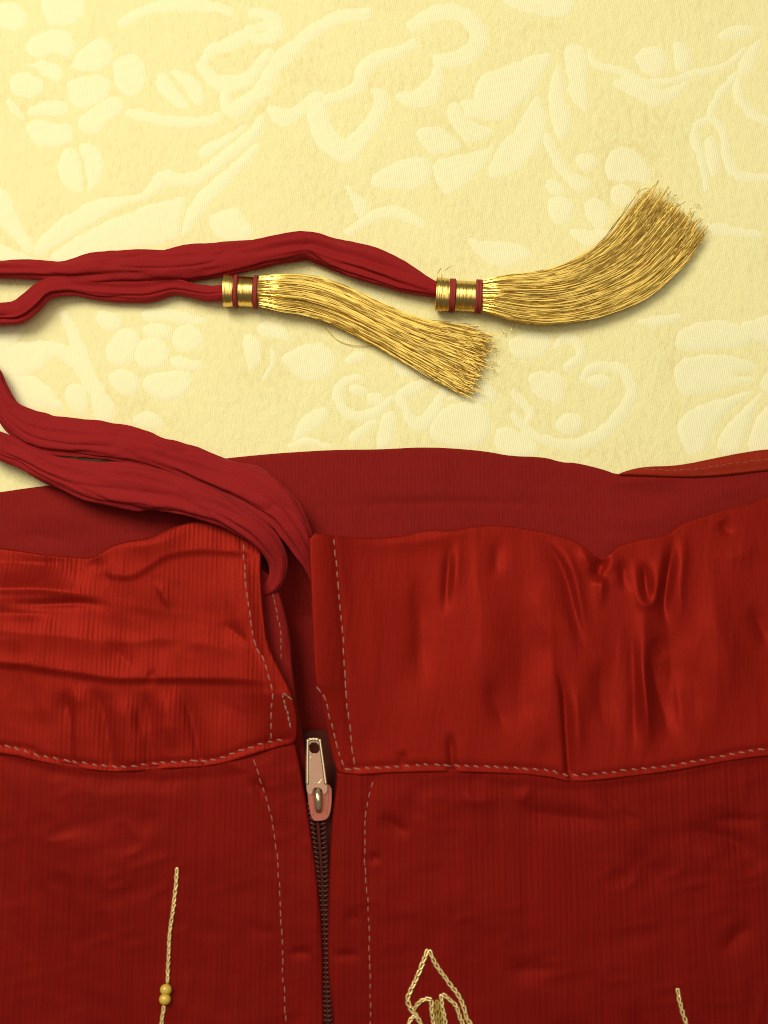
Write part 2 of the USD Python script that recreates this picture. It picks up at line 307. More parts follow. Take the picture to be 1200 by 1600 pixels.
pol(L_, 'c', -100,350, 0,305, 60,285, 140,248, 242,228, 222,280, 172,370, 112,450, 60,490, 0,532, -60,532, -120,480)
pol(L_, 'c', 288,208, 330,198, 392,208, 392,300, 387,400, 402,495, 370,490, 310,440, 300,330)
pol(L_, 'c', 218,420, 240,330, 265,265, 287,380, 292,440, 318,510, 318,580, 280,630, 250,590, 225,500)
pol(L_, 'c', 70,590, 140,450, 180,415, 208,500, 212,570, 180,660, 110,742, 20,794, -60,804, -30,700, 20,620)
pol(P_, 'c', 598,260, 640,218, 720,208, 752,260, 742,310, 700,352, 640,320)
pol(P_, 'c', 770,188, 830,188, 858,250, 850,312, 800,322, 780,270)
pol(P_, 'c', 485,380, 540,338, 620,372, 720,402, 800,382, 852,358, 800,432, 700,484, 620,442, 560,402)
band(T_, 'c', 24, 395,215, 440,290, 540,310, 640,368, 760,360, 860,332, 960,312, 1040,270, 1105,215)
pol(T_, 'c', 1056,330, 1090,250, 1120,198, 1185,165, 1152,220, 1142,300, 1100,348)
band(T_, 'c', 26, 1065,325, 990,410, 952,480, 950,540)
band(T_, 'c', 28, 1070,335, 1070,430, 1120,500, 1215,548)
band(T_, 'c', 30, 930,845, 905,720, 872,590, 900,545, 950,535, 1000,580, 1012,680, 1042,760, 1100,790, 1215,792)
pol(L_, 'c', 918,620, 950,596, 972,640, 988,720, 960,805, 933,740)
pol(P_, 'c', 335,700, 400,676, 442,710, 432,750, 380,762, 340,742)
pol(P_, 'c', 478,700, 540,648, 600,658, 684,760, 684,812, 600,802, 500,812, 468,760)
pol(P_, 'c', 306,770, 400,788, 412,840, 340,852, 288,800)
pol(P_, 'c', 198,788, 280,808, 300,866, 220,876)
pol(P_, 'c', 212,882, 300,872, 342,920, 312,992, 250,1002, 223,950)
pol(P_, 'c', 388,888, 460,888, 497,950, 472,1022, 410,1012, 380,950)
pol(P_, 'c', 508,828, 580,818, 604,880, 562,932, 500,902)
pol(P_, 'c', 298,1018, 400,1032, 522,1018, 502,1052, 430,1104, 350,1084)
band(T_, 'c', 32, 213,595, 240,680, 290,760, 335,805)
pol(P_, 'c', -30,-60, 340,-60, 332,20, 325,52, 280,78, 150,62, 50,32)
pol(L_, 'x', 725,366, 748,378, 806,376, 838,399, 800,413, 786,417, 752,408)
pol(L_, 'c', 880,1010, 960,988, 1080,1018, 1190,1040, 1150,1064, 1000,1044)
pol(P_, 'c', 970,170, 1010,130, 1090,110, 1150,140, 1080,165, 1020,180)
pol(P_, 'd', 56,90, 110,58, 200,90, 232,130, 220,172, 140,142, 80,132)
pol(L_, 'd', 0,138, 50,128, 92,190, 82,270, 28,314, 10,220)
pol(P_, 'd', 178,230, 250,188, 350,158, 420,200, 432,260, 400,322, 330,348, 260,332, 210,280)
band(T_, 'd', 16, 98,335, 142,250, 118,165)
pol(P_, 'd', 478,260, 510,208, 582,213, 562,252, 500,268)
band(S_, 'd', 36, 560,332, 490,338, 446,390, 454,450, 495,505, 565,515, 640,480, 705,420)
ell(P_, 'd', 540, 385, 40, 25, 10); ell(P_, 'd', 622, 432, 44, 34, 20)
pol(L_, 'd', 486,625, 530,568, 600,528, 642,530, 582,592, 530,645)
pol(L_, 'd', 628,580, 650,510, 702,478, 718,540, 702,620, 682,664, 630,664)
band(S_, 'd', 48, 750,450, 785,530, 830,548, 890,495, 930,410, 965,365)
band(S_, 'd', 42, 755,470, 738,415, 800,380, 880,345)
pol(L_, 'd', 698,240, 740,228, 852,280, 832,322, 740,332, 705,300)
pol(L_, 'd', 898,510, 960,460, 1050,438, 1130,462, 1162,540, 1152,612, 1060,664, 960,644, 880,624, 873,560)
pol(P_, 'd', 935,440, 1000,408, 1060,388, 1120,358, 1182,380, 1192,450, 1120,448, 1050,428)
pol(L_, 'd', 238,600, 270,530, 320,480, 390,458, 407,500, 362,560, 290,592, 228,645)
band(T_, 'd', 22, 220,655, 300,630, 410,655)
band(S_, 'e', 42, 368,325, 400,280, 470,260, 550,280, 592,350, 572,430, 512,510, 432,580, 330,612, 220,592, 140,560, 55,475)
pol(P_, 'e', 378,320, 430,298, 502,310, 492,352, 430,363)
pol(L_, 'e', 238,530, 280,478, 340,468, 382,510, 352,562, 290,574)
pol(P_, 'e', 118,310, 190,278, 280,288, 292,370, 272,434, 220,422, 150,382)
band(S_, 'e', 32, 290,272, 362,222, 350,158, 290,138, 248,185)
band(T_, 'e', 32, 55,375, 110,430, 142,470, 118,525)
pol(S_, 'e', -20,520, 100,558, 184,620, 150,664, -20,660)
pol(P_, 'e', 56,130, 180,106, 244,150, 200,224, 100,234, 36,190)
pol(L_, 'e', 590,60, 720,28, 850,28, 760,82, 660,94)
B_ = 'blossom_petal_motif'
pol(B_, 'e', 786,120, 850,78, 960,53, 1080,78, 1155,140, 1080,184, 960,184, 870,194, 796,190)
pol(B_, 'e', 782,262, 830,222, 940,208, 1050,220, 1155,255, 1155,282, 1030,288, 1000,304, 1140,312, 1155,328, 1020,356, 900,384, 820,396, 790,330)
pol(B_, 'e', 796,512, 860,446, 960,416, 1080,386, 1155,362, 1055,436, 975,506, 942,570, 922,645, 860,668, 806,600)
pol(B_, 'e', 956,645, 984,576, 1044,496, 1134,412, 1186,368, 1146,450, 1106,540, 1084,620, 1066,655)
pol(B_, 'e', 1100,650, 1130,545, 1182,444, 1250,400, 1310,600, 1210,690)
pol(B_, 'e', 1050,84, 1140,56, 1236,24, 1256,140, 1192,172)
for an in (-80, -50, -20, 10, 40, 70):
    c, s_ = math.cos(math.radians(an)), math.sin(math.radians(an)); ell(B_, 'e', 1230+250*c, 330+250*s_, 170, 75, an)
ell('blossom_centre_motif', 'e', 1215, 335, 52, 48)
ell(P_, 'f', 632, 570, 68, 64)
pol(P_, 'f', 446,540, 480,478, 550,458, 588,500, 568,560, 552,604, 500,622, 436,592)
pol(P_, 'f', 592,452, 680,436, 724,468, 690,512, 600,496)
pol(P_, 'f', 728,460, 800,436, 854,490, 842,542, 780,572, 716,540)
pol(P_, 'f', 706,584, 790,578, 856,618, 800,642, 724,630)
pol(P_, 'f', 604,662, 680,642, 760,640, 804,650, 792,722, 720,768, 640,752, 596,712)
pol(P_, 'f', 446,652, 510,628, 572,652, 584,710, 540,756, 480,724)
pol(P_, 'f', 398,388, 440,386, 502,420, 502,460, 440,478, 408,440)
band(S_, 'f', 46, 85,650, 90,590, 130,547, 200,545, 280,570, 340,640, 385,730)
band(S_, 'f', 40, 265,395, 310,500, 350,600, 402,690)
pol(L_, 'f', 268,720, 300,686, 352,700, 368,780, 352,834, 290,792)
pol(L_, 'f', 380,690, 420,678, 444,740, 484,790, 462,856, 400,856, 382,790)
pol(L_, 'f', 36,722, 60,678, 110,690, 180,710, 252,760, 262,804, 150,782, 60,752)
pol(P_, 'f', 536,855, 600,798, 660,818, 686,880, 600,880)
pol(L_, 'f', 576,400, 650,378, 760,388, 864,420, 842,452, 700,432, 620,432)
seen = list(MOT)
for dx, dy in ((-1270, 0), (1290, 0), (0, -800)):                    # the pattern goes on beyond the picture
    for nm, g in seen:
        g2 = shapely.affinity.translate(g, dx, dy) if hasattr(shapely, 'affinity') else __import__('shapely.affinity', fromlist=['x']).translate(g, dx, dy)
        c = g2.centroid
        if -330 < c.x < 1530 and -260 < c.y < 790: MOT.append((nm, g2))
# height of the padded ground: soft swells, pulled down beside each motif
x0, x1, y0, y1, q = -420, 1640, -420, 900, 3.0
gx, gy = np.arange(x0, x1, q), np.arange(y0, y1, q)
allm = shapely.union_all([g for _, g in MOT]); shapely.prepare(allm)
XX, YY = np.meshgrid(gx, gy)
inside = shapely.contains_xy(allm, XX, YY)
dist = distance_transform_edt(~inside)*q
dip = RegularGridInterpolator((gy, gx), -0.13*np.exp(-dist/14.0), bounds_error=False, fill_value=0.0)
def pit(X): return np.exp(-((X[:, 0]-474)/55)**2)*np.clip((X[:, 1]-870)/90, 0, 1)*np.clip((1330-X[:, 1])/150, 0, 1)   # hollow shaped into bed and back to deepen shade in the opening
def ground_z(X, fine=True):
    h = 1.3*(meshkit.fbm(np.c_[X/210.0, np.full(len(X), .5)], 2, 3)-.5)
    h = h-10.5*pit(X)
    if fine:
        h = h+.40*(meshkit.fbm(np.c_[X[:, 0]/11.0, X[:, 1]/20.0, np.full(len(X), .5)], 3, 5)-.5)+dip(np.c_[X[:, 1], X[:, 0]])
    return h
def axis(lo, a, b, hi, fine, coarse): return np.r_[np.arange(lo, a, coarse), np.arange(a, b, fine), np.arange(b, hi+coarse, coarse)]
ax, ay = axis(-1500, -110, 1310, 2700, 3.0, 18.0), axis(-1300, -90, 800, 3000, 3.0, 18.0)
XX, YY = np.meshgrid(ax, ay); X = np.c_[XX.ravel(), YY.ravel()]
Vb = W(X, ground_z(X), 0)
nx, ny = len(ax), len(ay)
i, j = np.meshgrid(np.arange(ny-1), np.arange(nx-1), indexing='ij'); k = (i*nx+j).ravel()
Fb = np.vstack([np.stack([k, k+nx, k+nx+1], 1), np.stack([k, k+nx+1, k+1], 1)])
bed = obj('bedspread', (Vb, Fb), M_spread)
tag(bed, kind='structure', label='cream quilted bedspread with raised woven flowers and scrolls')
def motif_mesh(g, lift, cell=4.0):
    out = []; g = g.buffer(3.6)
    for p in getattr(g, 'geoms', [g]):
        if p.area < 20: continue
        rings = [resample(np.array(r.coords), 3.2)[:-1] for r in [p.exterior, *p.interiors]]
        for o in (2.0, 4.5):
            b = p.buffer(-o)
            for bb in getattr(b, 'geoms', [b]):
                if not bb.is_empty and bb.area > 6: rings += [resample(np.array(r.coords), 3.6)[:-1] for r in [bb.exterior, *bb.interiors]]
        bx = p.bounds; a, b = np.meshgrid(np.arange(bx[0], bx[2], cell), np.arange(bx[1], bx[3], cell)); I = np.c_[a.ravel(), b.ravel()]
        I = I[shapely.contains_xy(p.buffer(-6.0), I[:, 0], I[:, 1])]
        X = np.vstack(rings+[I]); F = Delaunay(X+rng.normal(0, 1e-4, X.shape)).simplices; C = X[F].mean(1); F = F[shapely.contains_xy(p, C[:, 0], C[:, 1])]
        a, b, d = X[F[:, 0]], X[F[:, 1]], X[F[:, 2]]; cr = (b-a)[:, 0]*(d-a)[:, 1]-(b-a)[:, 1]*(d-a)[:, 0]
        F = F[np.abs(cr) > 1e-6]; cr = cr[np.abs(cr) > 1e-6]; F[cr > 0] = F[cr > 0][:, ::-1]
        d = shapely.distance(p.boundary, shapely.points(X)); s = np.clip(d/11.0, 0, 1); s = s*s*(3-2*s)*.5+.5*np.sqrt(1-(1-s)**2)
        h = ground_z(X, False)-.24+(.24+lift)*s+.16*(meshkit.fbm(np.c_[X/16.0, np.full(len(X), .2)], 2, 9)-.5)*s
        out.append((W(X, h, 0), F))
    return merge(out) if out else None
for n_, (nm, g) in enumerate(MOT):
    m = motif_mesh(g, .02+.018*((n_*7) % 5))
    if m: obj(nm, m, M_motif, bed)

# ---------------------------------------------------------------- the skirt
skirt = tag(xform('skirt'), label='crimson taffeta skirt with open zip, grey seam stitching and gold embroidery', category='skirt')
def stitches(parent, surf, pts, period, length=.74, r=.32, lift=.05, m=None, slant=0.0, name='stitch'):
    P = spline(pts, 10); s = arclen(P); n = max(1, int(s[-1]/period))
    for q_ in range(n):
        u = (q_+.5+rng.normal(0, .05))*period; hl = period*length*(1+rng.normal(0, .14))/2
        uu = np.linspace(max(u-hl, 0), min(u+hl, s[-1]), 5)
        X = np.stack([np.interp(uu, s, P[:, 0]), np.interp(uu, s, P[:, 1])], 1)
        T = X[-1]-X[0]; T /= np.linalg.norm(T)+1e-9; N = np.array([-T[1], T[0]])
        X = X+N*(np.linspace(-1, 1, 5)[:, None]*slant+rng.normal(0, .5))
        z = surf.height(X)+lift-np.array([.35, .05, 0, .05, .35])*1.2*r/.26
        obj(name, tube(W(X, z, surf.z), np.array([.55, .95, 1, .95, .55])*r*1e-3, 6), m or M_stitch, parent)

# back of the waistband: its crimson inner side shows above the front
back = Cloth([(-420,800),(-150,785),(0,768),(40,762),(80,757),(140,748),(200,740),(300,722),(380,712),(450,706),(520,702),(600,701),(650,698),(700,699),(760,704),(800,712),(850,713),(880,722),(900,722),(945,733),(965,741),(1000,738),(1060,729),(1120,717),(1160,709),(1200,703),(1400,690),(1640,685),(1640,1260),(-420,1260)],
    2.4, [Fold([(440,800),(600,788),(760,786),(900,796),(980,812)], -.5, 9, 5), Fold([(480,770),(650,772),(880,780)], .45, 16), Fold([(470,745),(640,742),(800,752)], .25, 18),
          Fold([(955,745),(975,765),(1010,775),(1100,775)], -.9, 12), Fold([(930,800),(1010,815),(1080,800)], .5, 14), Fold([(0,800),(80,805),(160,830)], .7, 16), Fold([(1040,765),(1130,768),(1200,755)], .4, 10),
          Fold([(0,835),(70,840),(140,855)], -.8, 10), Fold([(560,705),(580,760),(590,830)], .18, 20), Fold([(820,720),(840,770),(830,820)], -.3, 16)],
    thick=1.6, rim=9, drop=.9, wob=(.30, 55, 1), crinkle=[(-.9, 140, 24, .04, 13), (-.5, 30, 60, .3, 14)], tiltf=lambda X: -7.5*pit(X))
backp = obj('back_waistband', back.mesh(), M_lining, skirt, label='matte crimson inside of the back waistband')
hem = Cloth([(962,741),(985,733),(1010,728),(1060,727),(1120,714.5),(1160,706.5),(1200,700.5),(1400,688),(1640,683),(1640,722),(1400,726),(1200,735),(1160,740),(1110,745),(1060,746),(1010,744),(985,743)], 3.4,
    [Fold([(985,737),(1060,735),(1120,728),(1200,718),(1600,700)], .4, 8), Fold([(1000,741),(1080,741),(1160,733),(1250,724)], -.25, 2.5)], thick=1.3, rim=5, drop=.8, wob=(.2, 25, 2))
hemp = obj('rolled_edge', hem.mesh(), M_hem, backp, label='orange red outer edge rolled over the back waistband')
stitches(hemp, hem, [(1005,733),(1060,735),(1110,730),(1160,722),(1230,715)], 11, r=.12, lift=.03)

# skirt panels left and right of the zip
lp_folds = [Fold([(0,1182),(100,1209),(250,1219),(380,1208),(455,1180)], -.35, 9, 16, f0=False), Fold([(60,1230),(180,1240),(330,1232)], .35, 16), Fold([(385,1215),(410,1235),(425,1240)], -.6, 7),
    Fold([(0,1290),(150,1330),(330,1340),(440,1300)], .5, 60), Fold([(445,1493),(470,1488),(495,1490)], -.55, 7), Fold([(380,1440),(410,1455),(440,1450)], -.3, 10), Fold([(470,1300),(488,1420),(494,1600)], .5, 14),
    Fold([(120,1240),(160,1400),(170,1640)], .35, 50), Fold([(320,1250),(330,1420),(300,1640)], -.4, 45), Fold([(395,1200),(430,1320),(446,1460),(452,1640)], -.28, 6, f0=False, f1=False), Fold([(-20,1420),(60,1500),(140,1640)], -.4, 40)]
SEAM_L = spline([(-430,1146),(0,1165),(62,1181),(125,1192),(188,1198),(250,1192),(333,1187),(375,1173),(417,1160),(470,1150)], 4)
SEAM_R = spline([(520,1204),(600,1199),(650,1196),(760,1198),(850,1203),(895,1212),(980,1204),(1050,1196),(1120,1183),(1200,1170),(1650,1135)], 4)
def under(S):
    return lambda X: -3.2*np.clip((-seg_dist(X, S)[0]+4)/12, 0, 1)*(X[:, 1] < 1240)
lpanel = Cloth([(-420,1080),(300,1110),(440,1120),(458,1140),(464,1170),(472,1210),(480,1260),(488,1310),(496,1370),(502,1430),(505,1490),(505,1550),(507,1610),(507,2000),(-420,2000)], 9.4, lp_folds, cell=3.6, thick=1.0, rim=6, drop=.7, wob=(.4, 75, 4), crinkle=[(-.7, 90, 45, .25, 7), (-.6, 40, 24, -.3, 8), (-.5, 30, 120, .1, 9)], tiltf=under(SEAM_L))
lpp = obj('skirt_panel', lpanel.mesh(), M_panel, skirt)
rp_folds = [Fold([(560,1216),(700,1218),(890,1234),(1050,1217),(1200,1190),(1500,1160)], -.35, 8, 14), Fold([(590,1272),(615,1290),(645,1305)], -.9, 11), Fold([(582,1330),(586,1345),(588,1352)], -.6, 6),
    Fold([(790,1255),(850,1272),(920,1280),(960,1284)], -1.0, 15), Fold([(930,1230),(965,1262),(1005,1295)], -.9, 12), Fold([(900,1255),(980,1268),(1050,1274)], .5, 14), Fold([(975,1320),(1010,1355),(1045,1400)], -.8, 16), Fold([(1040,1300),(1090,1302),(1140,1312),(1220,1360)], -1.1, 16), Fold([(1100,1284),(1150,1280),(1200,1284)], -.8, 9),
    Fold([(1060,1330),(1120,1340),(1180,1380)], .5, 22), Fold([(1120,1500),(1150,1465),(1185,1440)], -.8, 13), Fold([(780,1518),(830,1515),(870,1510)], -.7, 16), Fold([(620,1400),(760,1420),(900,1400)], .4, 50), Fold([(990,1560),(1000,1620),(1000,1660)], -.8, 16),
    Fold([(514,1494),(540,1492),(568,1494)], -.55, 6), Fold([(535,1432),(550,1434),(565,1430)], -.3, 7), Fold([(583,1215),(571,1300),(575,1430),(580,1640)], -.28, 6, f0=False, f1=False), Fold([(545,1260),(535,1400),(540,1640)], .5, 16),
    Fold([(700,1240),(740,1250),(790,1245)], .5, 12), Fold([(760,1500),(860,1560),(930,1640)], .4, 40), Fold([(1060,1380),(1080,1500),(1100,1640)], .4, 45), Fold([(835,1225),(820,1245),(812,1262)], .5, 9)]
rpanel = Cloth([(545,1150),(525,1190),(525,1225),(520,1262),(516,1310),(513.5,1370),(512,1430),(510.5,1490),(514,1540),(520,1590),(522,1640),(522,2000),(1640,2000),(1640,1110),(1200,1130),(900,1160)], 9.4, rp_folds, cell=3.6, thick=1.0, rim=6, drop=.7, wob=(.4, 75, 6), crinkle=[(-.7, 90, 45, -.35, 10), (-.6, 42, 24, -.2, 11), (-.5, 30, 120, .1, 12)], tiltf=under(SEAM_R))
rpp = obj('skirt_panel', rpanel.mesh(), M_panel, skirt)
# left waistband
def lw_tilt(X): return -4.6*np.clip((150-X[:, 0])/90, 0, 1)*np.clip((935-X[:, 1])/60, 0, 1)+3.6*np.clip((X[:, 0]-340)/75, 0, 1)**2*np.clip((1165-X[:, 1])/80, 0, 1)*np.clip((X[:, 1]-840)/60, 0, 1)
lw_folds = [Fold([(-420,1015),(0,1036),(60,1043),(130,1053),(180,1060),(260,1060),(370,1062),(450,1070)], .95, 34, 5, f0=False, fade=.12),
    Fold([(150,888),(175,898),(205,900),(232,886),(262,868),(310,860),(360,862),(412,866)], .6, 22, 4.5, fade=.15), Fold([(240,905),(255,930),(268,955)], .6, 12, 5),
    Fold([(-80,922),(0,920),(60,920),(110,926),(150,934),(175,940)], 1.5, 15, 8), Fold([(0,942),(60,944),(120,942),(165,946),(180,952)], -1.0, 6), Fold([(-60,955),(20,958),(80,961),(110,968)], -.9, 8), Fold([(-60,985),(60,990),(150,1000),(230,1000)], 1.0, 20),
    Fold([(165,1000),(192,1028),(222,1050)], -.7, 15), Fold([(230,1050),(240,1056),(250,1060)], -.6, 8), Fold([(138,872),(146,880),(156,896)], -.6, 12), Fold([(0,872),(60,880),(120,890)], -.7, 12), Fold([(165,860),(240,850),(310,825)], .9, 14),
    Fold([(98,1075),(108,1120),(112,1185)], -1.3, 16, fade=.3, f1=False), Fold([(128,1066),(120,1110),(118,1185)], 1.1, 11, fade=.3, f1=False), Fold([(142,1070),(160,1110),(172,1188)], -1.2, 13, fade=.3, f1=False), Fold([(190,1080),(200,1120),(207,1190)], .9, 15, f1=False), Fold([(224,1075),(232,1130),(238,1188)], -1.1, 14, fade=.3, f1=False),
    Fold([(215,1100),(218,1130),(222,1160)], -.5, 6), Fold([(262,1070),(262,1120),(270,1180)], .9, 15), Fold([(283,1070),(300,1130),(312,1184)], -1.0, 14, 7, f1=False), Fold([(310,1080),(370,1110),(420,1120)], -.5, 25),
    Fold([(330,890),(360,930),(380,1000)], .5, 24), Fold([(270,1000),(320,1005),(385,1025)], .7, 20), Fold([(180,960),(230,965),(260,1000)], -.5, 20), Fold([(340,970),(370,990),(395,1015)], -.5, 7),
    Fold([(376,845),(383,890),(388,940),(398,1000),(412,1030),(422,1060),(428,1085),(425,1110),(423,1165)], -.3, 5, f0=False, f1=False),
    Fold([(-420,1142),(0,1165),(62,1181),(125,1192),(188,1198),(250,1192),(333,1187),(375,1173),(417,1160),(450,1154)], -.45, 5, f0=False, f1=False)]
lwaist = Cloth([(-420,850),(-100,848),(0,852),(60,863),(120,869),(142,872),(158,863),(176,851),(205,844),(233,841),(270,823),(310,812),(360,816),(400,842),(409,856),(408,900),(411,930),(414,970),(419,1003),(430,1030),(446,1060),(457,1083),(464,1110),(466,1140),(463,1162),(445,1166),(420,1172),(380,1185),(335,1198),(250,1203),(188,1208),(125,1203),(62,1192),(0,1176),(-420,1152)],
    10.1, lw_folds, cell=2.8, thick=.9, rim=5, drop=.6, wob=(.45, 50, 8), tiltf=lw_tilt, crinkle=[(-.75, 34, 95, .25, 1), (-.6, 60, 26, .1, 2), (-.3, 14, 40, -.2, 3)])
lwp = obj('front_waistband', lwaist.mesh(), M_taffeta_rib, skirt, label='creased and ribbed waistband left of the zip')
# right waistband
rw_folds = [Fold([(655,840),(650,960),(656,1120)], -1.0, 26), Fold([(740,830),(752,980),(750,1150)], .9, 34), Fold([(810,900),(815,1040),(800,1180)], -.9, 30), Fold([(1004,900),(1006,1050),(1010,1195)], 1.5, 13, 13), Fold([(970,930),(962,1060),(965,1190)], -1.3, 20), Fold([(1046,900),(1050,1040),(1062,1185)], -1.6, 20), Fold([(1110,860),(1118,1000),(1120,1160)], 1.2, 34), Fold([(570,860),(585,1000),(590,1180)], .8, 36), Fold([(850,860),(862,1000),(856,1190)], .9, 22),
    Fold([(704,840),(702,870),(698,920),(694,968)], -1.4, 7), Fold([(716,835),(714,880),(708,940)], .6, 9), Fold([(660,885),(658,960),(662,1085)], -.9, 14), Fold([(630,860),(640,960),(640,1060)], .5, 22),
    Fold([(775,832),(777,860),(772,910)], -.8, 10), Fold([(818,835),(845,845),(868,866),(885,900),(896,940),(905,980),(915,1010),(948,1026)], -1.2, 5, 12), Fold([(850,838),(880,860),(898,900),(908,950),(920,1000)], .9, 8), Fold([(880,1040),(890,1000),(880,950)], .3, 20),
    Fold([(942,864),(940,884),(934,915)], -2.4, 12), Fold([(905,850),(918,880),(936,905)], 1.0, 8), Fold([(962,852),(955,880),(940,905),(938,960)], 1.3, 8), Fold([(972,868),(975,890),(976,930)], -1.2, 8), Fold([(1006,872),(1009,905),(1013,945)], -1.5, 6.5), Fold([(995,860),(992,890),(1000,940),(1020,940),(1024,900),(1015,858)], .9, 7),
    Fold([(1054,830),(1050,870),(1044,910),(1040,950),(1045,990)], -2.4, 6, 9), Fold([(1066,820),(1066,870),(1062,930),(1070,1000)], 1.1, 9), Fold([(1034,850),(1030,900),(1022,950)], .8, 8),
    Fold([(1028,985),(1018,1020),(1024,1060),(1038,1110),(1050,1170)], -1.9, 15), Fold([(1000,985),(1003,1050),(1010,1120),(1016,1185)], 1.4, 8), Fold([(985,960),(990,1030),(992,1100),(990,1190)], -1.2, 8), Fold([(962,920),(968,1000),(966,1080),(970,1180)], .7, 12), Fold([(945,1020),(938,1070),(944,1150)], -1.0, 16), Fold([(1075,1010),(1085,1070),(1090,1140)], -.7, 14), Fold([(1056,1040),(1064,1110),(1068,1170)], .7, 10),
    Fold([(868,1035),(874,1060),(880,1085),(884,1140),(888,1205)], -1.8, 9, 4, f1=False), Fold([(898,1060),(902,1130),(903,1200)], .8, 9), Fold([(755,1055),(770,1085),(782,1120),(794,1155)], -.9, 13), Fold([(704,1140),(705,1170),(707,1205)], -1.1, 6, f1=False), Fold([(630,1170),(628,1190),(626,1205)], -.7, 6),
    Fold([(1165,945),(1180,960),(1193,985),(1200,1020)], -1.2, 12), Fold([(1120,880),(1150,870),(1190,850)], .6, 16), Fold([(1100,930),(1130,1010),(1140,1100)], .6, 25), Fold([(1125,812),(1135,828),(1140,840)], -.8, 9),
    Fold([(830,900),(840,960),(850,1020)], .5, 28), Fold([(760,900),(770,1000),(790,1090)], .4, 30), Fold([(490,842),(560,850),(640,847),(740,832),(800,830)], .5, 12), Fold([(820,1100),(840,1140),(850,1180)], .5, 16), Fold([(1015,1000),(1030,1010),(1045,1030)], -.6, 9),
    Fold([(522,838),(527,890),(533,960),(538,1030),(542,1090),(548,1150),(555,1208)], -.3, 5, f0=False, f1=False), Fold([(495,1070),(508,1090),(515,1120),(525,1160),(537,1200)], -.25, 5),
    Fold([(540,1200),(650,1196),(760,1198),(850,1203),(895,1214),(980,1205),(1050,1196),(1120,1183),(1200,1170),(1640,1140)], -.45, 5, f0=False, f1=False)]
rwaist = Cloth([(483,836),(520,838),(560,841),(600,839),(635,836),(655,829),(680,827),(705,829),(740,821),(775,820),(805,822),(850,829),(882,838),(903,846),(918,857),(930,868),(942,872),(953,864),(965,853),(988,845),(1020,839),(1046,834),(1058,822),(1075,814),(1100,806),(1140,793),(1172,788),(1190,778),(1230,770),(1640,755),(1640,1150),(1200,1181),(1120,1193),(1050,1206),(980,1215),(895,1224),(850,1213),(760,1208),(650,1206),(531,1214),(521,1192),(515,1165),(509,1130),(500,1085),(493,1062),(490,1000),(487,930),(485,880)],
    10.1, rw_folds, cell=2.8, thick=.9, rim=4.5, drop=.55, smooth=1, wob=(.4, 60, 11), crinkle=[(-.6, 30, 190, -.08, 4), (-.28, 13, 90, .12, 5), (.3, 70, 60, .4, 6)], tiltf=lambda X: 5.0*np.exp(-((X[:, 0]-485)/60)**2)*np.clip((1190-X[:, 1])/120, 0, 1))
rwp = obj('front_waistband', rwaist.mesh(), M_taffeta, skirt, label='smooth waistband right of the zip, puckered by gathers')
# inner facing seen through the opening
facing = Cloth([(395,880),(425,900),(438,930),(446,960),(454,1000),(457,1050),(464,1100),(474,1160),(484,1230),(430,1230),(405,1100),(398,980)], 7.0, [Fold([(425,920),(440,980),(448,1060)], .4, 8), Fold([(435,940),(450,990),(455,1040)], -.5, 5)], thick=.9, rim=5, drop=.6, wob=(.3, 25, 14), tiltf=lambda X: 1.0-1.0*np.clip((X[:, 0]-415)/45, 0, 1.3)-2.0*np.clip((X[:, 1]-1090)/80, 0, 1))
facep = obj('facing', facing.mesh(), M_lining, skirt)
# seams
st = stitches
st(lwp, lwaist, [(-120,1160),(0,1165),(62,1181),(125,1192),(188,1198),(250,1192),(333,1187),(375,1173),(417,1160),(450,1154)], 15.5, .7, slant=1.8)
st(lwp, lwaist, [(380,848),(383,890),(388,940),(398,1000),(412,1030),(422,1060),(428,1085),(425,1110),(423,1162)], 15, .85, r=.28)
st(lwp, lwaist, [(442,1085),(447,1103),(452,1122),(456,1145)], 9, 1.1, r=.34, lift=.25); st(lwp, lwaist, [(443,1084),(452,1089),(460,1095)], 9, 1.2, r=.30, lift=.25)
st(rwp, rwaist, [(536,1203),(600,1199),(650,1196),(760,1198),(850,1203),(895,1212),(980,1204),(1050,1196),(1120,1183),(1200,1170),(1300,1163)], 15.5, .7, slant=1.8)
st(rwp, rwaist, [(522,841),(527,890),(533,960),(538,1030),(542,1090),(548,1150),(555,1200)], 17, .88, r=.28)
st(rwp, rwaist, [(495,1072),(508,1092),(515,1120),(525,1160),(534,1190),(542,1206)], 15, .88, r=.28)
st(lpp, lpanel, [(395,1185),(405,1212),(418,1255),(428,1300),(434,1350),(440,1450),(443,1530),(449,1640)], 15, .82, r=.21, lift=.02)
st(rpp, rpanel, [(583,1220),(575,1250),(570,1300),(571,1360),(575,1420),(578,1500),(580,1640)], 15, .82, r=.21, lift=.02)
st(facep, facing, [(424,925),(430,945),(437,975),(440,1010),(440,1035)], 12, .85, r=.2)

